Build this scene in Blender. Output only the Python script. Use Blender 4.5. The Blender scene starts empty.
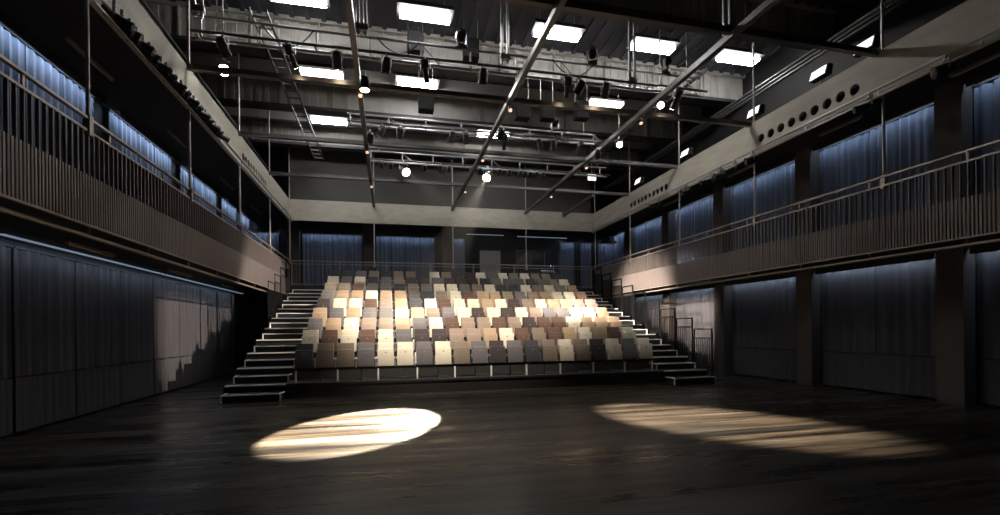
import bpy, bmesh, math, random
from mathutils import Vector, Matrix
random.seed(7)
SC = bpy.context.scene
COL = SC.collection
PI = math.pi

# ------------------------------------------------------------------ helpers
class MB:
    """collects shapes, builds ONE mesh object"""
    def __init__(s): s.bm = bmesh.new()
    def box(s, x0, x1, y0, y1, z0, z1):
        v = [s.bm.verts.new(p) for p in ((x0,y0,z0),(x1,y0,z0),(x1,y1,z0),(x0,y1,z0),(x0,y0,z1),(x1,y0,z1),(x1,y1,z1),(x0,y1,z1))]
        for f in ((0,3,2,1),(4,5,6,7),(0,1,5,4),(1,2,6,5),(2,3,7,6),(3,0,4,7)): s.bm.faces.new([v[i] for i in f])
        return v
    def prism(s, pts, axis, a, b):
        """polygon pts in the two other axes extruded along axis from a to b"""
        def P(p, t):
            if axis == 'X': return (t, p[0], p[1])
            if axis == 'Y': return (p[0], t, p[1])
            return (p[0], p[1], t)
        A = [s.bm.verts.new(P(p, a)) for p in pts]; B = [s.bm.verts.new(P(p, b)) for p in pts]
        n = len(pts)
        s.bm.faces.new(A[::-1]); s.bm.faces.new(B)
        for i in range(n): s.bm.faces.new([A[i], A[(i+1) % n], B[(i+1) % n], B[i]])
    def cyl(s, p0, p1, r0, r1=None, n=10, cap0=True, cap1=True):
        r1 = r0 if r1 is None else r1
        p0, p1 = Vector(p0), Vector(p1); d = (p1-p0).normalized()
        u = d.orthogonal().normalized(); w = d.cross(u)
        R0 = [s.bm.verts.new(p0+(u*math.cos(2*PI*k/n)+w*math.sin(2*PI*k/n))*r0) for k in range(n)]
        R1 = [s.bm.verts.new(p1+(u*math.cos(2*PI*k/n)+w*math.sin(2*PI*k/n))*r1) for k in range(n)]
        for k in range(n): s.bm.faces.new([R0[k], R0[(k+1) % n], R1[(k+1) % n], R1[k]])
        if cap0: s.bm.faces.new(R0[::-1])
        if cap1: s.bm.faces.new(R1)
    def lathe(s, prof, n=14):
        """profile (r, z) revolved about z"""
        rings = []
        for r, z in prof:
            rings.append([s.bm.verts.new((r*math.cos(2*PI*k/n), r*math.sin(2*PI*k/n), z)) for k in range(n)])
        for A, B in zip(rings, rings[1:]):
            for k in range(n): s.bm.faces.new([A[k], A[(k+1) % n], B[(k+1) % n], B[k]])
        s.bm.faces.new(rings[0][::-1]); s.bm.faces.new(rings[-1])
    def tube(s, pts, r, n=8):
        for a, b in zip(pts, pts[1:]): s.cyl(a, b, r, n=n)
    def bevel(s, w, seg=2):
        bmesh.ops.bevel(s.bm, geom=s.bm.edges[:], offset=w, segments=seg, profile=0.6, affect='EDGES', clamp_overlap=True)
    def build(s, name, m, parent=None, smooth=False):
        bmesh.ops.recalc_face_normals(s.bm, faces=s.bm.faces[:])
        me = bpy.data.meshes.new(name); s.bm.to_mesh(me); s.bm.free()
        if smooth:
            for p in me.polygons: p.use_smooth = True
            me.set_sharp_from_angle(angle=math.radians(40))
        me.materials.append(m)
        o = bpy.data.objects.new(name, me); COL.objects.link(o)
        if parent: o.parent = parent
        return o

def bx(*a):
    m = MB(); m.box(*a); return m
def cy(*a, **k):
    m = MB(); m.cyl(*a, **k); return m
def tag(o, label, cat, group=None):
    o['label'] = label; o['category'] = cat
    if group: o['group'] = group
    return o
def thing(name, label, cat, loc=(0,0,0), rz=0, group=None):
    o = bpy.data.objects.new(name, None); COL.objects.link(o)
    o.empty_display_size = 0.1
    o.location = loc; o.rotation_euler = (0,0,rz)
    return tag(o, label, cat, group)
def struct(o, label=None):
    o['kind'] = 'structure'
    if label: o['label'] = label
    return o
def dup(root, loc, rz=0, label=None, group=None, scale=None):
    r = root.copy(); COL.objects.link(r); r.location = loc; r.rotation_euler = (0,0,rz)
    if label: r['label'] = label
    if group: r['group'] = group
    if scale: r.scale = scale
    out = []
    for ch in list(root.children):
        c = ch.copy(); COL.objects.link(c); c.parent = r; out.append(c)
        for g in ch.children:
            d = g.copy(); COL.objects.link(d); d.parent = c
    return r
ORD = ['zeroth','first','second','third','fourth','fifth','sixth','seventh','eighth','ninth','tenth','eleventh','twelfth','thirteenth','fourteenth','fifteenth','sixteenth','seventeenth','eighteenth','nineteenth','twentieth','twenty-first','twenty-second','twenty-third','twenty-fourth','twenty-fifth','twenty-sixth']

# ------------------------------------------------------------------ materials
def nodes(name):
    m = bpy.data.materials.new(name); m.use_nodes = True
    return m, m.node_tree, m.node_tree.nodes['Principled BSDF']
def mat(name, c, rough=0.6, metal=0.0, noise=0.0, nscale=8.0, stretch=(1,1,1), bump=0.0, sheen=0.0, spec=0.5):
    m, t, b = nodes(name)
    b.inputs['Roughness'].default_value = rough; b.inputs['Metallic'].default_value = metal
    b.inputs['Specular IOR Level'].default_value = spec
    if sheen: b.inputs['Sheen Weight'].default_value = sheen
    tc = t.nodes.new('ShaderNodeTexCoord'); mp = t.nodes.new('ShaderNodeMapping'); mp.inputs['Scale'].default_value = stretch
    nz = t.nodes.new('ShaderNodeTexNoise'); nz.inputs['Scale'].default_value = nscale; nz.inputs['Detail'].default_value = 5
    cr = t.nodes.new('ShaderNodeMix'); cr.data_type = 'RGBA'
    cr.inputs['A'].default_value = tuple(max(0, x*(1-noise)) for x in c)+(1,); cr.inputs['B'].default_value = tuple(min(1, x*(1+noise)) for x in c)+(1,)
    t.links.new(tc.outputs['Object'], mp.inputs['Vector']); t.links.new(mp.outputs['Vector'], nz.inputs['Vector'])
    t.links.new(nz.outputs['Fac'], cr.inputs['Factor']); t.links.new(cr.outputs['Result'], b.inputs['Base Color'])
    if bump:
        bp = t.nodes.new('ShaderNodeBump'); bp.inputs['Strength'].default_value = bump; bp.inputs['Distance'].default_value = 0.02
        t.links.new(nz.outputs['Fac'], bp.inputs['Height']); t.links.new(bp.outputs['Normal'], b.inputs['Normal'])
    return m
def emit(name, c, s):
    m, t, b = nodes(name)
    b.inputs['Base Color'].default_value = (0.8,0.8,0.8,1)
    b.inputs['Emission Color'].default_value = tuple(c)+(1,); b.inputs['Emission Strength'].default_value = s
    return m
def floor_mat():
    m, t, b = nodes('dark_boards'); N = t.nodes; L = t.links
    tc = N.new('ShaderNodeTexCoord')
    def noise(sx, sy, sc, det, rough=0.55):
        mp = N.new('ShaderNodeMapping'); mp.inputs['Scale'].default_value = (sx, sy, 1)
        nz = N.new('ShaderNodeTexNoise'); nz.inputs['Scale'].default_value = sc; nz.inputs['Detail'].default_value = det; nz.inputs['Roughness'].default_value = rough
        L.new(tc.outputs['Object'], mp.inputs['Vector']); L.new(mp.outputs['Vector'], nz.inputs['Vector']); return nz
    n1 = noise(.16, 2.6, 1.0, 8, .62); n2 = noise(.5, 11.0, 1.4, 5, .6); n3 = noise(.12, 1.5, 1.3, 6, .65)
    r1 = N.new('ShaderNodeValToRGB'); r1.color_ramp.elements[0].position = .40; r1.color_ramp.elements[1].position = .63
    r1.color_ramp.elements[0].color = (.0035,.0029,.0023,1); r1.color_ramp.elements[1].color = (.062,.048,.034,1)
    L.new(n1.outputs['Fac'], r1.inputs['Fac'])
    mx = N.new('ShaderNodeMix'); mx.data_type = 'RGBA'; mx.blend_type = 'MULTIPLY'; mx.inputs['Factor'].default_value = .9
    r2 = N.new('ShaderNodeValToRGB'); r2.color_ramp.elements[0].position = .36; r2.color_ramp.elements[1].position = .6
    r2.color_ramp.elements[0].color = (.35,.35,.35,1); r2.color_ramp.elements[1].color = (1,1,1,1)
    L.new(n2.outputs['Fac'], r2.inputs['Fac']); L.new(r1.outputs['Color'], mx.inputs['A']); L.new(r2.outputs['Color'], mx.inputs['B'])
    br = N.new('ShaderNodeTexBrick'); br.inputs['Color1'].default_value = (1,1,1,1); br.inputs['Color2'].default_value = (.72,.72,.72,1)
    br.inputs['Mortar'].default_value = (.25,.25,.25,1); br.inputs['Scale'].default_value = 1; br.inputs['Mortar Size'].default_value = .006
    br.inputs['Brick Width'].default_value = 3.7; br.inputs['Row Height'].default_value = .62
    L.new(tc.outputs['Object'], br.inputs['Vector'])
    m2 = N.new('ShaderNodeMix'); m2.data_type = 'RGBA'; m2.blend_type = 'MULTIPLY'; m2.inputs['Factor'].default_value = .8
    L.new(mx.outputs['Result'], m2.inputs['A']); L.new(br.outputs['Color'], m2.inputs['B']); L.new(m2.outputs['Result'], b.inputs['Base Color'])
    rr = N.new('ShaderNodeMapRange'); rr.inputs['From Min'].default_value = .35; rr.inputs['From Max'].default_value = .65; rr.inputs['To Min'].default_value = .16; rr.inputs['To Max'].default_value = .5
    L.new(n3.outputs['Fac'], rr.inputs['Value']); L.new(rr.outputs['Result'], b.inputs['Roughness'])
    b.inputs['Specular IOR Level'].default_value = .2
    bp = N.new('ShaderNodeBump'); bp.inputs['Strength'].default_value = .12; bp.inputs['Distance'].default_value = .01
    L.new(n2.outputs['Fac'], bp.inputs['Height']); L.new(bp.outputs['Normal'], b.inputs['Normal'])
    return m

M = {}
M['floor'] = floor_mat()
M['black'] = mat('black_paint', (.012,.011,.012), .75, noise=.3)
M['wall'] = mat('dark_wall_paint', (.008,.007,.008), .8, noise=.3, nscale=2)
M['deckceil'] = mat('grey_deck', (.045,.046,.062), .7, noise=.25, nscale=1.5)
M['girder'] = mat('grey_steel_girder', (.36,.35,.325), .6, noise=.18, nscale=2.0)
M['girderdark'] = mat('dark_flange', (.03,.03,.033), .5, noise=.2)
M['beam'] = mat('raw_plaster', (.33,.31,.265), .85, noise=.28, nscale=2.2, stretch=(1,.5,2.5), bump=.3)
M['backupper'] = mat('dark_grey_panel', (.05,.047,.044), .8, noise=.2, nscale=.8)
M['column'] = mat('column_paint', (.058,.048,.043), .75, noise=.2)
M['soffit'] = mat('black_soffit', (.012,.011,.012), .9)
M['slat'] = mat('brown_slat_wood', (.125,.104,.096), .6, noise=.3, nscale=3, stretch=(1,6,.4))
M['rail'] = mat('grey_rail_steel', (.24,.205,.18), .42, metal=.5, noise=.1)
M['rod'] = mat('grey_rod_steel', (.30,.275,.255), .45, metal=.4, noise=.1)
M['tube'] = mat('dark_tube_steel', (.085,.08,.078), .38, metal=.45, noise=.15)
M['truss'] = mat('aluminium_truss', (.30,.30,.30), .4, metal=.6, noise=.1)
M['alu'] = mat('aluminium', (.55,.54,.52), .38, metal=.75, noise=.05)
M['nosing'] = mat('pale_nosing', (.80,.77,.73), .45, metal=.0, noise=.06)
M['step'] = mat('dark_step_board', (.012,.011,.011), .6, noise=.3)
M['velvet'] = mat('navy_velvet', (.092,.108,.150), .9, noise=.3, nscale=3, stretch=(4,4,.25), sheen=.25, spec=.2)
M['velvetdark'] = mat('dark_panel_cloth', (.054,.051,.055), .85, noise=.3, nscale=4, stretch=(4,4,.2), spec=.25)
M['lamp'] = mat('black_lamp_housing', (.018,.018,.02), .45, metal=.2)
M['lens'] = mat('dark_glass_lens', (.05,.05,.06), .08, spec=.8)
M['lit'] = emit('lit_flood', (1,.985,.96), 58)
M['ember'] = emit('dim_warm_lens', (1,.55,.35), 1.3)
M['sidelit'] = emit('dim_side_lamp', (1,.97,.9), 1.1)
M['tubelit'] = emit('lit_tube', (1,.97,.92), 5)
M['warm'] = emit('warm_lit_lens', (1,.80,.55), 30)
M['whitelens'] = emit('white_lit_lens', (1,.97,.9), 60)
M['led'] = emit('led_blue', (.42,.58,.82), .27)
M['whiteemit'] = emit('lit_white_box', (1,.98,.95), 1.0)
M['blueled'] = emit('blue_key_light', (.35,.5,1), .5)
M['door'] = mat('grey_door_paint', (.23,.21,.195), .6, noise=.1)
M['glass'] = mat('dark_window_glass', (.02,.025,.035), .06, spec=.9)
M['boxblack'] = mat('matt_black_case', (.004,.004,.0045), .8, spec=.15)
M['plate'] = mat('seat_plate', (.22,.2,.17), .4, metal=.6)

# ------------------------------------------------------------------ room numbers (metres; camera at x=0, y=0)
XL, XR = -4.15, 10.0              # balcony edges
WL, WR = -6.4, 12.3               # side walls
YB, YW = 21.95, 24.2              # rear balcony edge, rear wall
Y0 = -3.0                         # wall behind the camera
ZS0, ZS1 = 3.38, 3.72             # balcony slab
ZR = 4.83                         # handrail
ZB0, ZB1 = 6.55, 7.46             # bulkhead band
ZSOF = 6.98
ZC = 10.6
GY = [0.80, 4.325, 7.85, 11.40, 14.925, 18.45, 21.95]   # roof grid, y
GX = [-4.15, -.61, 2.925, 6.46, 10.0]

# ------------------------------------------------------------------ shell
struct(bx(WL-.2, WR+.2, Y0-.2, YW+.2, -.12, 0).build('floor', M['floor']), 'dark stained boarded stage floor')
struct(bx(WL-.2, WL, Y0, YW, 0, ZC).build('wall_left', M['wall']))
struct(bx(WR, WR+.2, Y0, YW, 0, ZC).build('wall_right', M['wall']))
struct(bx(WL-.2, WR+.2, YW, YW+.2, 0, ZC).build('wall_back', M['wall']))
struct(bx(WL-.2, WR+.2, Y0-.2, Y0, 0, ZC).build('wall_front', M['wall']))
m = MB(); m.box(WL-.2, WR+.2, Y0-.2, YW+.2, ZC, ZC+.2)
x = WL
while x < WR:                       # profiled deck ribs
    m.box(x, x+.12, Y0, YW, ZC-.06, ZC); x += .42
struct(m.build('ceiling', M['deckceil']))
# balcony slabs
struct(bx(WL, XL-.06, Y0, YB, ZS0, ZS1).build('balcony_slab_left', M['black']))
struct(bx(XR+.06, WR, Y0, YB, ZS0, ZS1).build('balcony_slab_right', M['black']))
struct(bx(WL, WR, YB, YW, ZS0, ZS1).build('balcony_slab_back', M['black']))
struct(bx(XL-.06, XR+.06, YB+.02, YB+.2, 0, ZS0).build('wall_below_balcony', M['wall']))
# soffits above the balconies
struct(bx(WL, XL-.05, Y0, YB+.06, ZSOF, ZSOF+.1).build('soffit_slab_left', M['soffit']))
struct(bx(XR+.05, WR, Y0, YB+.06, ZSOF, ZSOF+.1).build('soffit_slab_right', M['soffit']))
struct(bx(WL, WR, YB+.06, YW, ZSOF, ZSOF+.1).build('soffit_slab_back', M['soffit']))
struct(bx(XL-.1, XR+.1, YB+.55, YB+.7, ZB1, ZC).build('wall_back_upper', M['backupper']))

def band_with_holes(X, d, y0, y1, holes, r):
    """plaster band along y at plane X (thickness .16 going outwards d), real round holes"""
    mb = MB(); bm = mb.bm; z0, z1 = ZB0, ZB1; T = .05
    zc = holes[0][1] if holes else (z0+z1)/2
    c = r*1.22
    seg = []; cur = y0
    for hy, hz in sorted(holes):
        if hy-c > cur+1e-6: seg.append((cur, hy-c, None))
        seg.append((hy-c, hy+c, (hy, hz))); cur = hy+c
    seg.append((cur, y1, None))
    def quad(pts): bm.faces.new([bm.verts.new(p) for p in pts])
    for (a, b, h) in seg:
        for xx in (X, X+d*T):
            if h is None: quad([(xx,a,z0),(xx,b,z0),(xx,b,z1),(xx,a,z1)]); continue
            hz = h[1]
            quad([(xx,a,z0),(xx,b,z0),(xx,b,hz-c),(xx,a,hz-c)]); quad([(xx,a,hz+c),(xx,b,hz+c),(xx,b,z1),(xx,a,z1)])
            n = 24
            def sq(t):
                cx, sx = math.cos(t), math.sin(t); k = c/max(abs(cx), abs(sx)); return (xx, h[0]+cx*k, hz+sx*k)
            for k in range(n):
                t0, t1 = 2*PI*k/n+PI/4, 2*PI*(k+1)/n+PI/4
                quad([(xx,h[0]+r*math.cos(t0),hz+r*math.sin(t0)),(xx,h[0]+r*math.cos(t1),hz+r*math.sin(t1)), sq(t1), sq(t0)])
        if h:
            n = 24
            for k in range(n):
                t0, t1 = 2*PI*k/n+PI/4, 2*PI*(k+1)/n+PI/4
                A, B = (h[0]+r*math.cos(t0), h[1]+r*math.sin(t0)), (h[0]+r*math.cos(t1), h[1]+r*math.sin(t1))
                quad([(X,)+A, (X,)+B, (X+d*T,)+B, (X+d*T,)+A])
        quad([(X,a,z0),(X,b,z0),(X+d*T,b,z0),(X+d*T,a,z0)]); quad([(X,a,z1),(X,b,z1),(X+d*T,b,z1),(X+d*T,a,z1)])
    for yy in (y0, y1): quad([(X,yy,z0),(X,yy,z1),(X+d*T,yy,z1),(X+d*T,yy,z0)])
    bmesh.ops.remove_doubles(bm, verts=bm.verts[:], dist=1e-5)
    return mb
holesR = [(8.33+.335*k, 6.92) for k in range(9)] + [(15.6+.288*k, 6.92) for k in range(10)]
holesL = [(15.35+.285*k, 6.92) for k in range(10)]
struct(band_with_holes(XR, 1, Y0, YB+.06, holesR, .115).build('bulkhead_beam_right', M['beam']), 'pale plaster bulkhead band with two rows of round holes')
struct(band_with_holes(XL, -1, Y0, YB+.06, holesL, .115).build('bulkhead_beam_left', M['beam']), 'pale plaster bulkhead band over the balcony')
struct(bx(XL, XR, YB, YB+.06, ZB0, ZB1).build('bulkhead_beam_back', M['beam']), 'pale plaster bulkhead band above the seating')
# columns against the side and rear walls
for side, X0, X1, ys in (('right', WR-.42, WR, (4.2, 7.8, 11.52, 15.19, 18.64, 22.1)),):
    for y in ys:
        if side == 'right': struct(bx(X0, X1, y-.26, y+.26, 0, ZS0).build('column_lower', M['column']))
        struct(bx(X0, X1, y-.26, y+.26, ZS1, ZSOF).build('column_upper', M['column']))
for x in (-4.35, -.92, 2.95):
    struct(bx(x-.26, x+.26, YW-.4, YW, ZS1, ZSOF).build('column_rear', M['column']))

# ------------------------------------------------------------------ drapes, led strips
def drape_mesh(L, z0, z1, amp=.045, pitch=.2, seed=0, th=.02):
    """closed pleated sheet in local coords: x along length 0..L, y = thickness, z up"""
    rnd = random.Random(seed); mb = MB(); bm = mb.bm
    n = max(8, int(L/pitch*6)); ph = rnd.random()*6; prof = []
    for i in range(n+1):
        t = i/n*L
        w = math.sin(2*PI*t/pitch+ph+1.2*math.sin(t*2.3+ph)) + .5*math.sin(2*PI*t/(pitch*2.7)+ph*2)+.35*math.sin(2*PI*t/(pitch*.53)+ph)
        prof.append((t, amp*w*.6*(.55+.45*math.sin(t*1.7+ph*3)**2)))
    zs = [z0, z0+(z1-z0)*.5, z1]
    F = [[bm.verts.new((t, y-(th if s else 0), z)) for (t, y) in prof] for s in (0,1) for z in zs]
    nz = len(zs)
    for s in (0,1):
        for j in range(nz-1):
            for i in range(n): bm.faces.new([F[s*nz+j][i], F[s*nz+j][i+1], F[s*nz+j+1][i+1], F[s*nz+j+1][i]])
    for i in range(n):
        bm.faces.new([F[0][i], F[0][i+1], F[nz][i+1], F[nz][i]]); bm.faces.new([F[nz-1][i], F[nz-1][i+1], F[2*nz-1][i+1], F[2*nz-1][i]])
    for e in (0, n):
        for j in range(nz-1): bm.faces.new([F[j][e], F[j+1][e], F[nz+j+1][e], F[nz+j][e]])
    return mb
def area(name, loc, rot, sx, sy, W, c, spread=PI):
    l = bpy.data.lights.new(name, 'AREA'); l.shape = 'RECTANGLE'; l.size = sx; l.size_y = sy; l.energy = W; l.color = c; l.spread = spread
    o = bpy.data.objects.new(name, l); COL.objects.link(o); o.location = loc; o.rotation_euler = rot
    return o
BLUE = (.60,.77,1.0)
BLUE_UP = 3.6      # W per metre
BLUE_LO = 2.0
def led(name_label, p0, p1, off, W, group='light strips along the tops of the drapes', lit=False, light=True, dz=1.5):
    """slim profile between p0 and p1 with a real strip light under it; off = unit vector towards the drape"""
    p0, p1, off = Vector(p0), Vector(p1), Vector(off)
    c = (p0+p1)/2; L = (p1-p0).length; along_y = abs(p1.y-p0.y) > abs(p1.x-p0.x)
    t = thing('light_strip', name_label, 'light', c, PI/2 if along_y else 0, group)
    if lit:
        bx(-L/2, L/2, -.035, .035, .0, .05).build('housing', M['black'], t)
        bx(-L/2+.02, L/2-.02, -.055, .055, -.012, 0).build('diffuser', M['led'], t)
    else:
        # local y points along off or against it
        ly = Vector((0,1,0)) if not along_y else Vector((-1,0,0)); sg = 1 if ly.dot(off) > 0 else -1
        q = [(-.05,.05),(.06,.05),(.06,.035),(-.035,.035),(-.035,-.10),(-.05,-.10)]
        m = MB(); m.prism([(sg*y_, z_) for y_, z_ in q], 'X', -L/2, L/2); m.build('housing', M['black'], t)
    if light:
        dz = dz if not lit else 1.6
        tilt = (off*1.0+Vector((0,0,-dz))).normalized()
        o = area('strip_glow', (0,0,0), (0,0,0), L-.06, .03, W*L, BLUE)
        xax = (p1-p0).normalized(); z = -tilt; z = (z - xax*z.dot(xax)).normalized(); y = z.cross(xax)
        P = c+off*(.02 if not lit else .045)+Vector((0,0,.02 if not lit else -.02))
        o.matrix_world = Matrix(((xax.x,y.x,z.x,P.x),(xax.y,y.y,z.y,P.y),(xax.z,y.z,z.z,P.z),(0,0,0,1)))
    return t

def side_drape(side, y0, y1, z0, z1, label, group, seed, m, dado=False, gap=.1, amp=.045, pitch=.2, panels=1):
    X = WR-gap if side == 'R' else WL+gap
    L = y1-y0
    t = thing('wall_drape', label, 'drape', (X, y0 if side == 'R' else y1, 0), PI/2 if side == 'R' else -PI/2, group)
    # local +y points into the wall for L (rot -90: local y -> +x) handled by mirrored profile
    if dado:
        drape_mesh(L-.02, .05, .985, amp*.35, pitch*.8, seed+50).build('lower_panel', M['velvetdark'], t, True)
        z0 = 1.01
    w = L/panels
    for k in range(panels):
        o = drape_mesh(w-.025, z0, z1, amp, pitch, seed+k*7).build('drape_panel', m, t, True); o.location = (k*w+.012, 0, 0)
    bx(0, L, -.03, .03, z1, z1+.04).build('top_track', M['black'], t)
    return t
# upper right (bays between columns, counted from the stage)
bR = [(4.48, 7.52), (8.08, 11.24), (11.8, 14.91), (15.47, 18.36), (18.92, 21.82), (22.4, 24.1)]
bname = ['nearest', 'second', 'third', 'fourth', 'fifth', 'rearmost']
for i, (a, b) in enumerate(bR):
    side_drape('R', a, b, ZS1+.02, 6.78, f'blue-lit navy drape above the right balcony rail, {bname[i]} bay from the stage', 'drapes above the right balcony', 100+i*11, M['velvet'], panels=3)
    led(f'slim blue-white strip lighting the {bname[i]} drape above the right balcony', (WR-.3, a+.02, 6.86), (WR-.3, b-.02, 6.86), (1,0,0), BLUE_UP)
bL = [(5.5, 8.6), (9.16, 12.2), (12.76, 16.07), (16.63, 19.77), (20.33, 22.2), (22.5, 24.0)]
for i, (a, b) in enumerate(bL):
    side_drape('L', a, b, ZS1+.02, 6.93, f'blue-lit navy drape above the left balcony rail, {bname[i]} bay from the stage', 'drapes above the left balcony', 200+i*11, M['velvet'], panels=3)
    led(f'slim blue-white strip lighting the {bname[i]} drape above the left balcony', (WL+.3, a+.02, 6.915), (WL+.3, b-.02, 6.915), (-1,0,0), BLUE_UP*1.6)
# lower right
bRl = [(4.48, 7.52), (8.08, 11.24), (11.8, 14.91), (15.47, 18.36), (18.92, 21.8)]
for i, (a, b) in enumerate(bRl):
    side_drape('R', a, b, 1.0, 3.26, f'dark drape over a low panel under the right balcony, {bname[i]} bay from the stage', 'drapes under the right balcony', 300+i*11, M['velvetdark'], dado=True, amp=.028, pitch=.3, panels=2)
    led(f'slim blue strip over the {bname[i]} drape under the right balcony', (WR-.3, a+.05, 3.32), (WR-.3, b-.05, 3.32), (1,0,0), BLUE_LO*2.0, dz=.8)
# lower left: continuous run of drapes
ya = 3.2; k = 0; runs = []
while ya < 21.6:
    yb_ = min(ya+1.66, 21.9); runs.append((ya, yb_)); ya = yb_
for k, (a, b) in enumerate(runs):
    side_drape('L', a+.012, b-.012, 1.0, 3.24, f'pleated dark drape over a low panel under the left balcony, {ORD[k+1]} from the stage', 'drapes under the left balcony', 400+k*13, M['velvetdark'], dado=True, amp=.05, pitch=.26)
for k, (a, b) in enumerate(((3.2, 9.0), (9.06, 14.6), (14.66, 21.8))):
    led(('long blue light strip under the left balcony nearest the stage', 'long blue light strip under the middle of the left balcony', 'long blue light strip under the left balcony beside the seating')[k], (WL+.42, a, 3.345), (WL+.42, b, 3.345), (-1,0,0), BLUE_LO*1.0, lit=True)
# rear wall
bB = [(-6.3,-5.0), (-3.98,-1.22), (-.6, 2.3), (2.7+.55, 3.85), (9.0, 9.83), (10.2, 10.85), (11.2, 12.2)]
nB = ['at the far left corner', 'left of the first rear column', 'between the two rear columns', 'narrow, beside the grey door', 'narrow, beside the control window', 'narrow, second from the right corner', 'at the far right corner']
for i, (a, b) in enumerate(bB):
    t = thing('wall_drape', f'blue-lit navy drape on the rear balcony wall, {nB[i]}', 'drape', (a, YW-.1, 0), 0, 'drapes on the rear balcony wall')
    n = 4 if b-a > 2 else 1; w = (b-a)/n
    for k in range(n):
        o = drape_mesh(w-.03, ZS1+.02, 6.36, .04, .19, 500+i*17+k).build('drape_panel', M['velvet'], t, True); o.location = (k*w, 0, 0)
    bx(0, b-a, -.03, .03, 6.36, 6.40).build('top_track', M['black'], t)
    led(f'slim blue-white strip over the rear wall drape {nB[i]}', (a+.03, YW-.36, 6.46), (b-.03, YW-.36, 6.46), (0,1,0), BLUE_UP*.8)

# ------------------------------------------------------------------ rear wall: door, control window, strips, desk
d = thing('rear_door', 'plain grey door panel on the rear balcony wall left of the control window', 'door', (5.15, YW-.07, ZS1))
bx(-.55, .55, -.03, .06, 0, 2.12).build('door_leaf', M['door'], d)
m = MB(); m.box(-.62, -.55, -.05, .06, 0, 2.19); m.box(.55, .62, -.05, .06, 0, 2.19); m.box(-.55, .55, -.05, .06, 2.12, 2.19); m.build('door_frame', M['black'], d)
cy((.42,-.03,1.02), (.42,-.09,1.02), .03).build('handle', M['alu'], d)
w = struct(bpy.data.objects.new('window_1', None)); COL.objects.link(w); w.location = (7.75, YW-.06, ZS1+.95); w['label'] = 'dark control room window behind the rear balcony'
m = MB()
for a in ((-1.2,1.2,0,.05),(-1.2,1.2,1.2,1.25),(-1.2,-1.14,.05,1.2),(1.14,1.2,.05,1.2),(-.4,-.36,.05,1.2),(.36,.4,.05,1.2)): m.box(a[0],a[1],-.05,.06,a[2],a[3])
m.build('window_frame', M['column'], w); bx(-1.14,1.14,0,.02,.05,1.2).build('pane', M['glass'], w)
for lab, xa, xb_, zz in (('long pale light strip above the control window', 6.27, 8.93, 6.37), ('long thin light strip above the grey rear door', 3.7, 5.6, 6.40)):
    led(lab, (xa, YB+.9, zz), (xb_, YB+.9, zz), (0,1,0), 1.0, 'strips over the rear balcony', lit=True)
k = thing('lighting_desk', 'black control desk with small blue lit keys behind the rear rail', 'control desk', (7.4, YB+.75, ZS1))
bx(-1.0,1.0,-.3,.3,.7,.76).build('desk_top', M['black'], k)
for sx in (-.95,.9): bx(sx, sx+.05, -.28, .28, 0, .7).build('leg', M['black'], k)
m = MB(); m.prism([(-.26,.76),(.26,.76),(.26,.98),(-.26,.82)], 'X', .1, .85); m.build('console', M['lamp'], k)
m = MB()
for i in range(7): m.box(.15+i*.1, .2+i*.1, .16, .24, .955, .975)
m.build('key_row', M['blueled'], k)
s = thing('monitor', 'small dark screen on the control desk behind the rear rail', 'monitor', (6.85, YB+.8, ZS1+.763))
bx(-.26,.26,-.02,.02,.1,.42).build('screen', M['glass'], s); bx(-.03,.03,-.02,.03,0,.14).build('stand', M['black'], s); bx(-.12,.12,-.08,.1,0,.015).build('base', M['black'], s)
s = thing('desk_lamp', 'tiny bright gooseneck lamp on the control desk', 'lamp', (7.95, YB+.8, ZS1+.763))
cy((0,0,0),(0,0,.02),.06).build('base', M['black'], s); m = MB(); m.tube([(0,0,.02),(0,0,.34),(0,-.05,.42),(0,-.12,.42)], .008); m.build('gooseneck', M['black'], s)
cy((0,-.12,.42),(0,-.17,.40),.03).build('lamp_head', M['tubelit'], s)

# ------------------------------------------------------------------ balcony railings
def side_railing(label, X, d, y0, y1):
    """d = +1: room side is towards -x (right balcony)"""
    t = thing('balcony_railing', label, 'railing', (X, 0, 0), 0, 'balcony railings')
    zb = 3.27
    bx(-.03, .03, y0, y1, ZR-.035, ZR).build('handrail', M['rail'], t)
    bx(-.018, .018, y0, y1, ZR-.215, ZR-.18).build('middle_rail', M['rail'], t)
    bx(-.02, .02, y0, y1, zb, zb+.03).build('bottom_rail', M['rail'], t)
    y = y0+.3
    while y < y1:
        bx(-.012, .012, y-.02, y+.02, ZR-.18, ZR-.035).build('rail_post', M['rail'], t); y += 1.7625
    n = int((y1-y0-.1)/.122)
    me = bx(-.022, .022, -.009, .009, zb+.03, ZR-.215).build('baluster', M['slat'], t); me.location = (0, y0+.1, 0)
    for i in range(1, min(n, 100)):
        c = me.copy(); COL.objects.link(c); c.parent = t; c.location = (0, y0+.1+.122*i, 0)
    if n > 100:
        m = MB()
        for i in range(100, n): m.box(-.022, .022, y0+.1+.122*i-.009, y0+.1+.122*i+.009, zb+.03, ZR-.215)
        o = m.build('far_balusters', M['slat'], t); o['kind'] = 'stuff'
    m = MB(); y = y0+.1-.061
    while y < y1-.1:                 # lower slats, twice as dense as the bars
        a = .026
        m.box(min(-d*.006,-d*.02), max(-d*.006,-d*.02), y-.019, y+.019, zb+.03, 4.0); y += .061
    m.build('slat_panel', M['slat'], t)
    return t
side_railing('long brown slatted railing along the right balcony edge', XR, 1, 4.2, YB)
side_railing('long brown slatted railing along the left balcony edge', XL, -1, 4.6, YB)
t = thing('balcony_railing', 'thin steel railing along the rear balcony above the seating', 'railing', (0, YB, ZS1), 0, 'balcony railings')
bx(XL, XR, -.025, .025, 1.06, 1.1).build('handrail', M['rail'], t)
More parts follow.
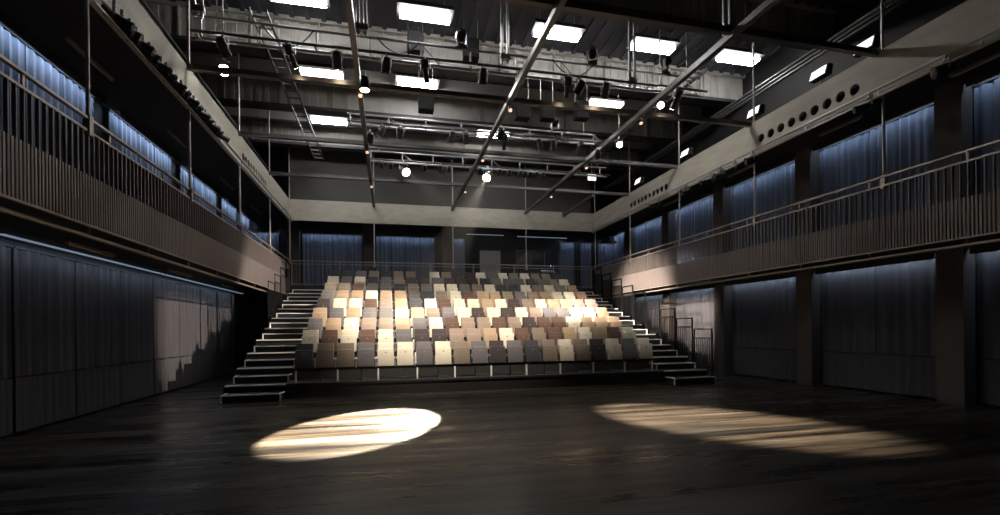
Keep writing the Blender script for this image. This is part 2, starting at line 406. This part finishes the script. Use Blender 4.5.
bx(XL, XR, -.012, .012, .94, .965).build('middle_rail', M['rail'], t)
bx(XL, XR, -.012, .012, .06, .085).build('bottom_rail', M['rail'], t)
for i in range(8): bx(XL+.05+i*1.99, XL+.09+i*1.99, -.02, .02, 0, 1.06).build('rail_post', M['rail'], t)
me = bx(-.006, .006, -.006, .006, .085, .94).build('baluster', M['tube'], t); me.location = (XL+.12, 0, 0)
for i in range(1, 100):
    c = me.copy(); COL.objects.link(c); c.parent = t; c.location = (XL+.12+i*.14, 0, 0)

# ------------------------------------------------------------------ hanging rods from the roof through the bulkhead to the balconies
def rod(x, y, label):
    t = thing('hanging_rod', label, 'rod', (x, y, 0), 0, 'steel rods hanging from the roof')
    cy((0,0,ZR-.24), (0,0,ZB0+.02), .026, n=12).build('lower_rod', M['rod'], t)
    cy((0,0,ZB1), (0,0,ZC), .026, n=12).build('upper_rod', M['rod'], t)
    bx(-.045,.045,-.045,.045,ZR-.26,ZR+.02).build('rail_bracket', M['rail'], t)
for k, y in enumerate(GY[1:]):
    rod(XL, y+.05, f'thin steel rod rising from the left balcony rail, {ORD[k+1]} from the stage')
    rod(XR+.03, y-.11, f'thin steel rod rising from the right balcony rail, {ORD[k+1]} from the stage')
for k, x in enumerate(GX[1:4]):
    rod(x, YB-.06, f'thin steel rod at the rear railing, {ORD[k+1]} from the left')

# ------------------------------------------------------------------ roof grid tubes
ZG = 7.33
for k, x in enumerate(GX[1:4]):
    t = thing('roof_tube', f'long dark steel tube running from the stage to the rear band, {ORD[k+1]} from the left', 'steel tube', (x, 0, ZG), 0, 'steel tubes of the roof grid')
    bx(-.055,.055,.2,YB,-.06,.06).build('tube', M['tube'], t)
for k, y in enumerate(GY[:6]):
    t = thing('cross_tube', f'dark steel tube spanning the hall under the roof, {ORD[k+1]} from the stage', 'steel tube', (0, y, ZG+.11), 0, 'cross tubes of the roof grid')
    bx(XL,XR,-.055,.055,-.055,.055).build('tube', M['tube'], t)

# ------------------------------------------------------------------ ceiling girders
for k, y in enumerate((3.85, 7.37, 10.9, 14.42, 17.94, 21.45)):
    t = thing('roof_girder', f'deep grey roof girder spanning the hall, {ORD[k+1]} from the stage', 'girder', (0, y, 0), 0, 'grey roof girders')
    m = MB(); m.box(WL, WR, -.05, .05, 9.68, 10.5); xq = WL+.1
    while xq < WR-.2:
        m.box(xq, xq+.13, -.085, -.05, 9.68, 10.5); xq += .27
    m.build('web', M['girder'], t)
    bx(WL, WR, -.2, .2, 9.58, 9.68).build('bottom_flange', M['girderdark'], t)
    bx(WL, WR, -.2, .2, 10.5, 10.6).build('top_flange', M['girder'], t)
    if 1 < k:
        x = WL+1
        while x < WR-.5:
            bx(x-.02, x+.02, -.18, -.07, 9.68, 10.5).build('stiffener', M['girder'], t); x += 1.77
    # secondary purlin behind, half a bay further
for k, y in enumerate((9.1, 16.1, 19.7)):
    t = thing('roof_purlin', f'shallow grey roof purlin between the deep girders, {ORD[k+1]} from the stage', 'purlin', (0, y+.55, 0), 0, 'shallow roof purlins')
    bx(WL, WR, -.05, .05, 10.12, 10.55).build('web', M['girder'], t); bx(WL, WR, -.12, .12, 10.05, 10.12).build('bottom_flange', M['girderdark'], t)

# ------------------------------------------------------------------ bright floods under the ceiling
def flood(x, y, label, lit=True, z=10.0):
    t = thing('ceiling_flood', label, 'ceiling light', (x, y, z), 0, 'bright ceiling floods')
    m = MB(); m.prism([(-.3,0),(.3,0),(.2,.16),(-.2,.16)], 'X', -.72, .72); m.build('housing', M['black'], t)
    bx(-.64,.64,-.16,.16,-.11,0).build('diffuser', M['lit'] if lit else M['tubelit'], t)
    for sx in (-.5,.5): cy((sx,0,.16),(sx,0,ZC-z),.012,n=6).build('hanger', M['rod'], t)
rows = ((12.45, (-2.1, 1.0, 4.65, 7.6, 10.5), 'front'), (15.95, (-2.0, 1.0, 7.8), 'middle'), (19.5, (-2.2, 4.35), 'rear'))
for y, xs, nm in rows:
    for k, x in enumerate(xs):
        flood(x, y, f'bright white flood under the ceiling, {nm} row, {ORD[k+1]} from the left', lit=not (nm == 'middle' and k in (0,2)))

# ------------------------------------------------------------------ spotlights
def make_spot(kind='par'):
    t = thing('stage_spotlight', 'stage spotlight', 'spotlight', (0,0,-50))
    # origin at the pipe; hangs down
    m = MB(); m.box(-.03,.03,-.03,.03,-.07,.05); m.build('clamp', M['truss'], t)
    m = MB(); m.box(-.15,.15,-.012,.012,-.08,-.068); m.box(-.155,-.143,-.015,.015,-.30,-.068); m.box(.143,.155,-.015,.015,-.30,-.068); m.build('yoke', M['truss'], t)
    m = MB()
    if kind == 'par': m.lathe([(.06,.19),(.10,.16),(.125,.04),(.13,-.20),(.14,-.2),(.14,-.215)], 16)
    else: m.lathe([(.05,.24),(.11,.22),(.12,.02),(.08,-.02),(.075,-.3),(.09,-.3),(.09,-.34)], 16)
    b = m.build('lamp_body', M['lamp'], t, True); b.location = (0,0,-.27)
    r = .125 if kind == 'par' else .075; zz = -.216 if kind == 'par' else -.341
    l = cy((0,0,zz),(0,0,zz-.006), r, n=16).build('lens', M['lens'], b)
    return t
SPOT = {'par': make_spot('par'), 'pro': make_spot('pro')}
first = {'par': True, 'pro': True}
def spot(loc, label, group, aim=None, kind='par', lens=None, sc=1.0):
    loc = Vector(loc)
    aim = Vector(aim) if aim is not None else loc+Vector((random.uniform(-1,1), random.uniform(.4,2.2), -2.2))
    dv = aim-(loc+Vector((0,0,-.27*sc)))
    pan = math.atan2(dv.x, -dv.y)      # local -y swings to the aim
    tilt = math.atan2(math.hypot(dv.x, dv.y), -dv.z)
    if first[kind]: t = SPOT[kind]; first[kind] = False
    else: t = dup(SPOT[kind], loc)
    t.location = loc; t.rotation_euler = (0,0,pan); t.scale = (sc,)*3
    t['label'] = label; t['group'] = group
    for c in t.children:
        if c.name.startswith('lamp_body'):
            c.rotation_euler = (-tilt,0,0)
            for g in c.children:
                g.material_slots[0].link = 'OBJECT'; g.material_slots[0].material = lens or M['lens']
                if lens: g['label'] = 'glowing lens'
                elif 'label' in g: del g['label']
    return t
def beam_light(loc, aim, W, deg, c=(1,.80,.58), blend=.15, r=.06):
    l = bpy.data.lights.new('beam', 'SPOT'); l.energy = W; l.spot_size = math.radians(deg); l.spot_blend = blend; l.color = c; l.shadow_soft_size = r
    o = bpy.data.objects.new('beam', l); COL.objects.link(o)
    loc = Vector(loc); d = (Vector(aim)-loc).normalized()
    p = loc+Vector((0,0,-.27))+d*.45
    o.location = p; o.rotation_euler = (Vector(aim)-p).to_track_quat('-Z', 'Y').to_euler()
    return o

# ------------------------------------------------------------------ ladder trusses
def truss(y, zb, zt, x0, x1, label, step=1.15, brace=True):
    t = thing('lighting_truss', label, 'truss', (0, y, 0), 0, 'ladder trusses under the roof')
    cy((x0,0,zb),(x1,0,zb),.035,n=10).build('bottom_chord', M['truss'], t)
    cy((x0,0,zt),(x1,0,zt),.028,n=10).build('top_chord', M['truss'], t)
    cy((x0,-.3,zb-.02),(x1,-.3,zb-.02),.03,n=10).build('front_pipe', M['tube'], t)
    x = x0+.1; k = 0
    while x <= x1:
        cy((x,0,zb),(x,0,zt),.022,n=8).build('post', M['truss'], t)
        if brace and k % 3 == 1: cy((x,0,zt),(x+.45,0,zb),.016,n=8).build('brace', M['truss'], t)
        bx(x-.015,x+.015,-.3,0,zb-.03,zb-.01).build('pipe_arm', M['truss'], t)
        x += step; k += 1
    for xx in (x0+.4, x1-.4): cy((xx,0,zt),(xx,0,ZC),.012,n=6).build('hanger_cable', M['rod'], t)
truss(11.15, 7.95, 8.42, -3.9, 8.2, 'nearest pale ladder truss hanging under the ceiling')
truss(15.2, 8.1, 8.42, -1.2, 7.0, 'middle pale ladder truss hanging under the ceiling')
truss(18.2, 8.05, 8.42, -.7, 8.9, 'rearmost pale ladder truss with the two warm glowing lamps')
G1, G2, G3 = 'spotlights on the nearest truss', 'spotlights on the middle truss', 'spotlights on the rearmost truss'
for k, (x, kd, lit, aim) in enumerate(((-3.3,'par',0,(-2,16,3)),(-2.0,'pro',1,(.2,16.5,2.6)),(-1.05,'par',1,(-1.2,17,2.6)),(.0,'par',0,None),(.86,'pro',0,None),(2.2,'par',0,None),(3.1,'par',0,None),(4.3,'pro',1,(5.6,17,2.5)),(4.62,'par',0,None),(5.3,'par',1,(6.6,16.8,2.5)),(7.3,'pro',1,(7,16,2.3)))):
    spot((x, 10.85, 7.9), f'black stage lamp on the nearest truss, {ORD[k+1]} from the left', G1, aim=aim, kind=kd, lens=M['warm'] if lit else None, sc=.82)
for k, (x, kd) in enumerate(((-.15,'par'),(.4,'par'),(2.0,'par'),(2.45,'par'),(3.7,'pro'),(4.9,'par'),(5.4,'par'),(6.3,'pro'))):
    spot((x, 14.9, 8.07), f'black stage lamp on the middle truss, {ORD[k+1]} from the left', G2, kind=kd, sc=.8)
rear = [(-.22,0),(.12,0),(.57,1),(1.34,0),(1.96,0),(2.28,0),(3.16,0),(3.46,0),(3.77,1),(4.25,0),(4.63,0),(5.08,0),(5.3,0),(5.5,0),(5.76,0),(6.0,0)]
PL, PR = (-.42, 9.1, 0), (5.75, 7.85, 0)
for k, (x, lit) in enumerate(rear):
    if lit:
        aim = PR if x < 2 else PL
        spot((x, 17.9, 8.0), 'warm glowing stage lamp on the rearmost truss, aimed at the floor pool on the %s' % ('right' if x < 2 else 'left'), G3, aim=aim, kind='par', lens=M['warm'], sc=1.15)
    else:
        spot((x, 17.9, 8.0), f'unlit black stage lamp on the rearmost truss, {ORD[k+1]} from the left', G3, aim=(x, 21.5, 5.5), kind='par', sc=.6)
beam_light((3.77,17.9,8.0), PL, 330000, 12.5, (1,.86,.66), .12)
beam_light((.57,17.9,8.0), PR, 140000, 14.0, (1,.86,.68), .6)
# lamps hung from the grid tubes
G4 = 'spotlights on the roof grid tubes'
grid = [((-.46,10.6,7.3),(-.5,10.2,0),1,'glowing warm beside the first long tube',.75), ((-3.7,12.2,8.15),(-.5,3.5,1),2,'shining white above the left bulkhead',.95), ((7.35,11.7,8.1),(3,3,1),2,'shining white beyond the third long tube',.7),
        ((7.55,14.5,8.1),(3.5,3,1),2,'shining white beside the third long tube halfway back',.75), ((-.45,13.6,7.3),None,0,'unlit, on the first long tube behind the second cross tube',.7), ((3.05,12.6,7.3),None,0,'unlit, on the middle long tube behind the second cross tube',.7),
        ((6.3,13.5,7.3),None,0,'unlit, on the third long tube halfway back',.7)]
for p, aim, lit, lab, sc in grid:
    spot(p, f'stage lamp {lab}', G4, aim=aim, kind='par', lens=(None, M['warm'], M['whitelens'])[lit], sc=sc)
    if p[2] > 8:
        q = tag(cy((p[0],p[1],p[2]),(p[0],p[1],ZC),.014,n=6).build('hanger_rod', M['rod']), f'thin rod holding the stage lamp {lab}', 'rod')
for a_, x in enumerate(GX[1:4]):
    for b_, y in enumerate((11.4, 14.925, 18.45)):
        spot((x+.02, y-.14, 7.26), f'tiny warm lamp under the {ORD[a_+1]} long tube where the {ORD[b_+4]} cross tube meets it', 'tiny warm lamps on the roof grid crossings', aim=(x+.1, y-2.2, 4.2), kind='par', lens=M['ember'], sc=.36)
# seat keys
beam_light((-2.0,10.85,7.9), (.1,16.4,2.5), 2600, 17, (1,.80,.55), .9)
beam_light((4.3,10.85,7.9), (5.3,17.0,2.7), 1500, 34, (1,.84,.64), .9)
beam_light((-1.05,10.85,7.9), (-1.0,17.0,2.6), 900, 30, (1,.84,.64), .9)
beam_light((5.3,10.85,7.9), (6.5,16.6,2.5), 1000, 17, (1,.82,.58), .9)
beam_light((7.3,10.85,7.9), (3.0,15.8,2.0), 3100, 60, (1,.88,.74), .9)
beam_light((-1.05,10.85,7.9), (1.2,15.2,1.5), 3800, 56, (1,.88,.74), .9)

# bars with lamps below the bulkheads
def side_bar(X, y0, y1, label):
    t = thing('lighting_bar', label, 'lighting bar', (X, 0, 0), 0, 'lighting bars below the bulkhead')
    cy((0,y0,6.62),(0,y1,6.62),.028,n=10).build('upper_pipe', M['rod'], t); cy((0,y0,6.46),(0,y1,6.46),.022,n=10).build('lower_pipe', M['rail'], t)
    y = y0+.2
    while y < y1: bx(-.012,.012,y-.012,y+.012,6.44,6.66).build('bracket', M['truss'], t); y += 1.76
side_bar(XL+.12, 4.0, YB-.1, 'pair of pipes along the foot of the left bulkhead')
side_bar(XR-.12, 4.0, YB-.1, 'pair of pipes along the foot of the right bulkhead')
y = 8.35
for k in range(22):
    spot((XL+.12, y, 6.78), f'small black lamp crowded on the left bulkhead pipe, {ORD[k+1]} from the stage', 'lamps on the left bulkhead pipe', aim=(8, y+4, 1), kind='par' if k % 3 else 'pro', sc=.72); y += .215
GR = 'lamps on the right bulkhead pipe'
for k, y in enumerate((6.5, 7.9, 11.2, 11.9, 12.5, 13.0, 14.2, 16.0)):
    spot((XR-.12, y, 6.6), f'black lamp on the right bulkhead pipe, {ORD[k+1]} from the stage', GR, aim=(-5.8, 17.6, 1.6), kind='pro' if k % 2 else 'par', sc=.85)
beam_light((XR-.25,13.0,6.45), (-6.3,18.6,1.9), 17000, 27, (1,.87,.74), .5, .2)
beam_light((XL+.25,12.6,6.2), (12.1,18.1,2.3), 60000, 18, (1,.87,.74), .5, .5)

# pipes under the balcony edges
for nm, X in (('left', XL-.12), ('right', XR+.12)):
    t = thing('lighting_bar', f'long pipe under the {nm} balcony edge', 'lighting bar', (X,0,3.17), 0, 'pipes under the balcony edges')
    cy((0,4.2,0),(0,YB-.1,0),.032,n=10).build('pipe', M['rail'], t)
    y = 4.6
    while y < YB: bx(-.015,.015,y-.015,y+.015,0,.21).build('hanger', M['rail'], t); y += 1.76

# moving lights standing on the truss chords
def moving_light(x, y, z, rz, label):
    t = thing('moving_light', label, 'moving light', (x,y,z), rz, 'moving lights on the trusses'); t.scale = (.68,)*3
    m = MB(); m.box(-.17,.17,-.12,.12,0,.1); m.bevel(.02,1); m.build('base', M['lamp'], t)
    for sx in (-1,1):
        m = MB(); m.prism([(sx*.13,.1),(sx*.19,.1),(sx*.23,.3),(sx*.19,.5),(sx*.16,.5),(sx*.17,.3)], 'Y', -.05, .05); m.build('yoke_arm', M['truss'], t)
    m = MB(); m.lathe([(.06,-.2),(.13,-.16),(.15,0),(.14,.14),(.11,.2)], 14); h = m.build('head', M['boxblack'], t, True); h.location = (0,0,.42); h.rotation_euler = (1.1,0,0)
    l = cy((0,0,.2),(0,0,.21),.1,n=14).build('lens', M['lens'], h)
for x, y, z, rz, lab in ((1.75,11.15,8.45,.3,'black moving light standing on the nearest truss near the middle long tube'),(5.1,11.15,8.45,-.4,'moving light with pale yoke on the nearest truss, under the right half of the roof'),(7.2,11.15,8.45,.6,'moving light with pale yoke at the right end of the nearest truss'),(5.55,15.2,8.45,0,'small moving light standing on the middle truss')):
    moving_light(x, y, z, rz, lab)

# hoist masts, cable trays, boxes, long pipes, side lights
for k, (x, y, z0, z1) in enumerate(((-3.8,11.0,8.3,10.6),(-.46,9.6,7.5,10.6),(2.77,11.0,8.1,10.6),(6.12,11.0,7.9,10.6),(6.6,8.1,7.5,10.6))):
    t = thing('hoist_mast', f'pale twin-tube hoist mast hanging from the ceiling, {ORD[k+1]} from the left', 'hoist', (x,y,0), 0, 'hoist masts')
    for sx in (-.07,.07): cy((sx,0,z0),(sx,0,z1),.035,n=8).build('mast_tube', M['truss'], t)
    bx(-.12,.12,-.06,.06,z0+.1,z0+.22).build('head_plate', M['truss'], t)
    bx(-.1,.1,-.08,.08,z1-.6,z1-.2).build('motor_box', M['lamp'], t)
for k, (x, y, z) in enumerate(((.8,13.4,9.75),(1.12,14.0,8.42),(2.35,13.3,9.7),(4.05,14.0,8.45),(4.85,14.0,8.5),(6.0,14.0,8.62))):
    t = thing('loudspeaker', f'square black box hung before the girders, {ORD[k+1]} of the hung boxes from the left', 'hanging box', (x,y,z), 0, 'black boxes hung under the girders')
    m = MB(); m.box(-.22,.22,-.15,.15,-.28,.28); m.bevel(.02,1); m.build('case', M['boxblack'], t)
    bx(-.2,.2,-.16,-.15,-.26,.26).build('grille', M['boxblack'], t)
    for sx in (-.25,.25): cy((sx*.8,0,.28),(sx*.8,0,ZC-z),.01,n=6).build('hanger', M['rod'], t)
for k, (x, lab) in enumerate(((-2.9,'over the left of the seating'),(8.9,'beside the right bulkhead'))):
    t = thing('cable_tray', f'dark ladder cable tray running towards the rear {lab}', 'cable tray', (x,0,9.2), 0, 'cable trays')
    for sx in (-.2,.17): bx(sx,sx+.03,12,YB,0,.1).build('side_rail', M['black'], t)
    y = 12.2
    while y < YB: bx(-.17,.17,y,y+.04,.01,.04).build('rung', M['tube'], t); y += .45
for nm, xs in (('right', (10.6, 10.95, 11.3)), ('left', (-5.0, -5.3, -5.6))):
    for k, x in enumerate(xs):
        tag(cy((x,7,8.75+.12*k),(x,YB,8.75+.12*k),.04,n=12).build('service_pipe', M['girderdark'], None, True), f'dark service pipe above the {nm} bulkhead, {ORD[k+1]} out from the hall', 'pipe', 'service pipes')
for k, y in enumerate((8.55, 9.72, 11.89, 15.23, 18.57)):
    x = 10.6
    t = thing('wall_floodlight', f'small bright lamp above the right bulkhead, {ORD[k+1]} from the stage', 'floodlight', (x,y,8.07), 0, 'lamps above the right bulkhead')
    m = MB(); m.prism([(-.1,-.12),(-.02,.14),(.14,.14),(.1,-.12)], 'Y', -.24, .24); m.build('housing', M['lamp'], t)
    m = MB(); m.prism([(-.108,-.1),(-.034,.12),(-.024,.12),(-.098,-.1)], 'Y', -.21, .21); m.build('diffuser', M['sidelit'], t)
    cy((.05,0,-.61),(.05,0,-.12),.02,n=6).build('stand', M['lamp'], t)
t = thing('sign_box', 'small white lit box hanging above the rear cross tube', 'sign', (8.33,18.4,0), 0)
bx(-.17,.17,-.04,.04,7.93,8.19).build('lit_panel', M['whiteemit'], t); cy((0,0,8.19),(0,0,ZC),.012,n=6).build('hanger', M['rod'], t)

for k, (a, b) in enumerate(((9.78,11.24),(13.66,14.95),(17.6,19.0),(21.2,22.6))):
    t = thing('batten_light', f'unlit grey batten under the soffit above the left balcony, {ORD[k+1]} from the stage', 'batten light', (-5.47,0,ZSOF), 0, 'unlit battens above the left balcony')
    bx(-.03,.03,a,b,-.06,0).build('housing', M['rail'], t); cy((0,a+.05,-.075),(0,b-.05,-.075),.016,n=8).build('tube', M['rod'], t)
for k, (a, b) in enumerate(((6.3,7.5),(9.4,10.6),(13.0,14.2),(16.9,18.2))):
    t = thing('batten_light', f'unlit grey batten under the soffit above the right balcony, {ORD[k+1]} from the stage', 'batten light', (11.5,0,ZSOF), 0, 'unlit battens above the right balcony')
    bx(-.03,.03,a,b,-.06,0).build('housing', M['rail'], t); cy((0,a+.05,-.075),(0,b-.05,-.075),.016,n=8).build('tube', M['rod'], t)
for k, (a, b) in enumerate(((9.82,11.3),(13.7,15.2),(17.6,19.1))):
    t = thing('batten_light', f'unlit grey batten under the left balcony slab, {ORD[k+1]} from the stage', 'batten light', (-5.5,0,ZS0), 0, 'unlit battens under the left balcony')
    bx(-.03,.03,a,b,-.05,0).build('housing', M['rail'], t); cy((0,a+.05,-.062),(0,b-.05,-.062),.014,n=8).build('tube', M['rod'], t)
t = thing('roof_tube', 'short dark tube from the rear cross tube to the rear right corner', 'steel tube', (8.42,0,ZG))
bx(-.055,.055,GY[5],YB,-.06,.06).build('tube', M['tube'], t); bx(-.09,.09,YB-.03,YB,-.12,.12).build('end_plate', M['tube'], t)
for k, (x0, x1, y, z, sag) in enumerate(((-2.6,-1.55,11.1,8.38,.42),(-.2,.75,11.1,8.4,.3),(.4,1.2,15.15,8.4,.28),(4.0,5.1,11.1,8.4,.35),(5.4,6.3,15.15,8.4,.3),(2.2,3.1,18.15,8.4,.25))):
    m = MB(); pts = [(x0+(x1-x0)*i/10, y-.02, z-sag*4*(i/10)*(1-i/10)) for i in range(11)]
    m.tube(pts, .014, 6)
    tag(m.build('hanging_cable', M['lamp'], None, True), f'black cable sagging from the {("nearest","nearest","middle","nearest","middle","rearmost")[k]} truss, {("first","second","first","third","second","only one")[k]} from the left', 'cable', 'cables looped on the trusses')

# ------------------------------------------------------------------ grandstand
YS, DS = 12.76, .4975      # first step front edge, step going
Z1, RS = .195, .185        # first step height, rise
def yk(k): return YS+DS*(k-1)
def zk(k): return Z1+RS*(k-1)
SX0, SX1 = -4.08, 9.9
SEAT0, PITCH = -2.485, .5297
LX = (-4.02, -2.66); RX = (8.40, 9.84)
gs = thing('grandstand', 'dark stepped seating platform carrying the nine rows of seats', 'seating platform', (0,0,0))
for i in range(9):
    k = 2*i+2; yf, z = yk(k), zk(k); y1 = yk(k+2) if i < 8 else YB
    zl = 0 if i == 0 else zk(k-2)-.06
    bx(SX0, SX1, yf, y1-.001, z-.06, z).build('deck', M['step'], gs)
    o = bx(SX0 if i else -2.62, SX1 if i else 8.3, yf+.02, yf+.05, zl, z-.06).build('riser', M['step'], gs)
    for a, b in ((LX[0]-.05, LX[1]+.02), (RX[0]-.04, RX[1]+.05)):
        m = MB(); m.box(a, b, yf-.012, yf+.045, z-.03, z+.006); m.build('nosing', M['nosing'], gs)
for xs, xe in ((SX0-.03, SX0), (SX1, SX1+.03)):
    m = MB(); pts = [(yk(2), 0)]
    for i in range(9):
        k = 2*i+2; pts += [(yk(k), zk(k)), (yk(k+2) if i < 8 else YB, zk(k))]
    pts.append((YB, 0)); m.prism(pts, 'X', xs, xe); m.build('side_panel', M['step'], gs)
# half steps
for nm, (a, b) in (('left', LX), ('right', RX)):
    for i in range(10):
        k = 2*i+1; yf, z = yk(k), zk(k); z0 = 0 if i == 0 else zk(k-1); y1 = yk(k+1)+ (0.0)
        t = thing('step_block', f'dark half step with pale edges on the {nm} stair, {ORD[i+1]} from the floor', 'step', (0,0,0), 0, f'half steps of the {nm} stair')
        if y1 > YB: y1 = YB
        bx(a+.03, b-.03, yf+.03, y1-.004, z0+.002, z-.03).build('body', M['step'], t)
        bx(a, b, yf, y1-.004, z-.03, z).build('tread', M['step'], t)
        m = MB(); m.box(a, b, yf-.012, yf+.04, z-.022, z+.006); m.build('nosing', M['nosing'], t)
        for xx in (a, b-.028):
            bx(xx-.002, xx+.03, yf-.012, yf+.03, z0+.002, z-.022).build('corner_trim', M['nosing'], t)
            bx(xx-.002, xx+.03, yf+.04, y1-.018, z-.02, z+.005).build('side_trim', M['nosing'], t)
# stair guards
for nm, X in (('left', SX0-.055), ('right', SX1+.055)):
    for i in range(5 if nm == 'left' else 0, 9):
        k = 2*i+2; ya_, z = yk(k)-.2, zk(k); L = .93
        t = thing('stair_guard', f'black barred guard panel beside the {nm} stair, {ORD[i+1]} from the floor', 'guard rail', (X, ya_, z), 0, f'guard panels of the {nm} stair')
        H = 1.31
        zb = -.0 if i else 0
        for yy in (0, L-.04): bx(-.02,.02,yy,yy+.04,(-z if (i == 0 and yy == 0) else (-2*RS if yy == 0 else 0)),H).build('post', M['boxblack'], t)
        bx(-.02,.02,.04,L-.04,H-.04,H).build('top_rail', M['boxblack'], t); bx(-.015,.015,.04,L-.04,H-.33,H-.29).build('second_rail', M['boxblack'], t)
        bx(-.015,.015,.04,L-.04,.05,.09).build('bottom_rail', M['boxblack'], t)
        for j in range(7):
            yy = .04+(L-.08)*(j+1)/8
            bx(-.009,.009,yy-.012,yy+.012,.09,H-.33).build('bar', M['boxblack'], t)

# ------------------------------------------------------------------ seats
SEATC = {
 'C': ('cream', (.66,.60,.47)), 'T': ('taupe', (.205,.165,.125)), 'A': ('tan', (.36,.262,.17)), 'M': ('pinkish beige', (.275,.205,.165)),
 'R': ('brown', (.115,.068,.050)), 'D': ('dark brown', (.052,.040,.040)), 'G': ('slate grey', (.135,.125,.128)), 'K': ('charcoal', (.052,.052,.058)),
}
SM = {k: mat('seat_fabric_'+n.replace(' ', '_'), c, .85, noise=.10, nscale=60, bump=.08, sheen=.1, spec=.2) for k, (n, c) in SEATC.items()}
ROWS = ['KTTGCCGCTGDGKTCTDCGC',
        'CRCRCGDDMMACRTRACARC',
        'GACMMAGCRMMRMDRRCAAA',
        'AGAGGCATGCDCDCMGGCCA',
        'DCCRMAKCRCCACDMCAAMM',
        'GAACAAGKTCRAATGMACCR',
        'TTRGGKTGCCGTCKKCTCTA',
        'CGCKGTKDGDDDKTGGKGTC',
        'KKGTKTTKCTDDCGCTCTTK']
RN = ['front', 'second', 'third', 'fourth', 'fifth', 'sixth', 'seventh', 'eighth', 'back']
def make_seat():
    t = thing('theatre_seat', 'seat', 'seat', (0,0,-60), 0, 'tip-up seats on the grandstand')
    W = .226
    m = MB()   # reclined backrest, seen above the folded pan
    v = m.box(-W+.004, W-.004, -.012, .075, .46, 1.03)
    for q in v:
        if q.co.z > .9: q.co.y += .10; q.co.x *= .95
    m.bevel(.018, 2); m.build('backrest', SM['C'], t, True)
    m = MB()   # folded pan standing in front of the backrest
    v = m.box(-W, W, -.13, -.02, .385, .86)
    for q in v:
        if q.co.z > .8: q.co.y += .05; q.co.x *= .97
    m.bevel(.02, 2); p = m.build('seat_pan', SM['C'], t, True)
    o = bx(-.022, .022, -.1, -.088, .745, .775).build('number_plate', M['plate'], p); o.rotation_euler = (0,0,0)
    for s in (-1, 1):
        m = MB(); m.cyl((s*.222, -.03, .60), (s*.258, -.03, .60), .024, n=10); m.box(min(s*.246,s*.26), max(s*.246,s*.26), -.05, .06, .36, .64)
        m.build('hinge_arm', M['alu'], t)
    return t
seat0 = make_seat(); used = False
for i, row in enumerate(ROWS):
    k = 2*i+2; y, z = yk(k)+.26, zk(k)
    sup = thing('seat_support', f'dark beam on short pale legs under the {RN[i]} row of seats', 'seat support', (0, y, z+.002), 0, 'seat support beams')
    xa, xb = SEAT0, SEAT0+PITCH*20
    bx(xa, xb, -.02, .06, .30, .38).build('beam', M['black'], sup)
    for j in range(11):
        xx = min(xa+.06+PITCH*2*j, xb-.06)
        bx(xx-.021, xx+.021, -.11, -.06, 0, .32).build('leg', M['nosing'], sup)
        bx(xx-.012, xx+.012, -.09, .05, .26, .31).build('leg_bracket', M['alu'], sup)
        if j < 10:
            bx(xx+PITCH*1.15-.012, xx+PITCH*1.15+.012, .05, .08, 0, .3).build('rear_leg', M['tube'], sup)
            bx(xx+.02, xx+PITCH*1.15, .055, .075, .03, .055).build('foot_bar', M['tube'], sup)
    for j, ch in enumerate(row):
        x = SEAT0+PITCH*(j+.5)
        lab = f'{SEATC[ch][0]} tip-up seat, {ORD[j+1]} from the left in the {RN[i]} row'
        if not used: t = seat0; used = True
        else: t = dup(seat0, (x, y, z))
        t.location = (x, y, z); t['label'] = lab
        for c in t.children:
            if c.name.startswith(('backrest', 'seat_pan')):
                c.material_slots[0].link = 'OBJECT'; c.material_slots[0].material = SM[ch]

# ------------------------------------------------------------------ world, camera
w = bpy.data.worlds.new('World'); SC.world = w; w.use_nodes = True
w.node_tree.nodes['Background'].inputs['Color'].default_value = (.02,.02,.025,1)
w.node_tree.nodes['Background'].inputs['Strength'].default_value = .05
cam = bpy.data.cameras.new('camera'); co = bpy.data.objects.new('camera', cam); COL.objects.link(co)
cam.sensor_width = 36; cam.lens = 473.17*36/1000; cam.shift_y = (328.917-257.5)/1000; cam.clip_start = .05; cam.clip_end = 100
yaw, roll = math.radians(13.17032), math.radians(-.62553)
f = Vector((math.sin(yaw), math.cos(yaw), 0)); r = Vector((math.cos(yaw), -math.sin(yaw), 0)); u = Vector((0,0,1))
r, u = r*math.cos(roll)+u*math.sin(roll), u*math.cos(roll)-r*math.sin(roll)
co.matrix_world = Matrix(((r.x,u.x,-f.x,0),(r.y,u.y,-f.y,0),(r.z,u.z,-f.z,1.75),(0,0,0,1)))
SC.camera = co
vn = w.node_tree.nodes.new('ShaderNodeVolumeScatter')      # thin stage haze: the lamp beams show faintly
vn.inputs['Density'].default_value = .00005; vn.inputs['Anisotropy'].default_value = .6
w.node_tree.links.new(vn.outputs['Volume'], w.node_tree.nodes['World Output'].inputs['Volume'])
vs = SC.view_settings
vs.view_transform = 'Standard'; vs.look = 'None'; vs.gamma = 1; vs.use_curve_mapping = False; vs.exposure = 0.15
SC.cycles.use_denoising = True; SC.cycles.max_bounces = 6; SC.cycles.sample_clamp_indirect = 4
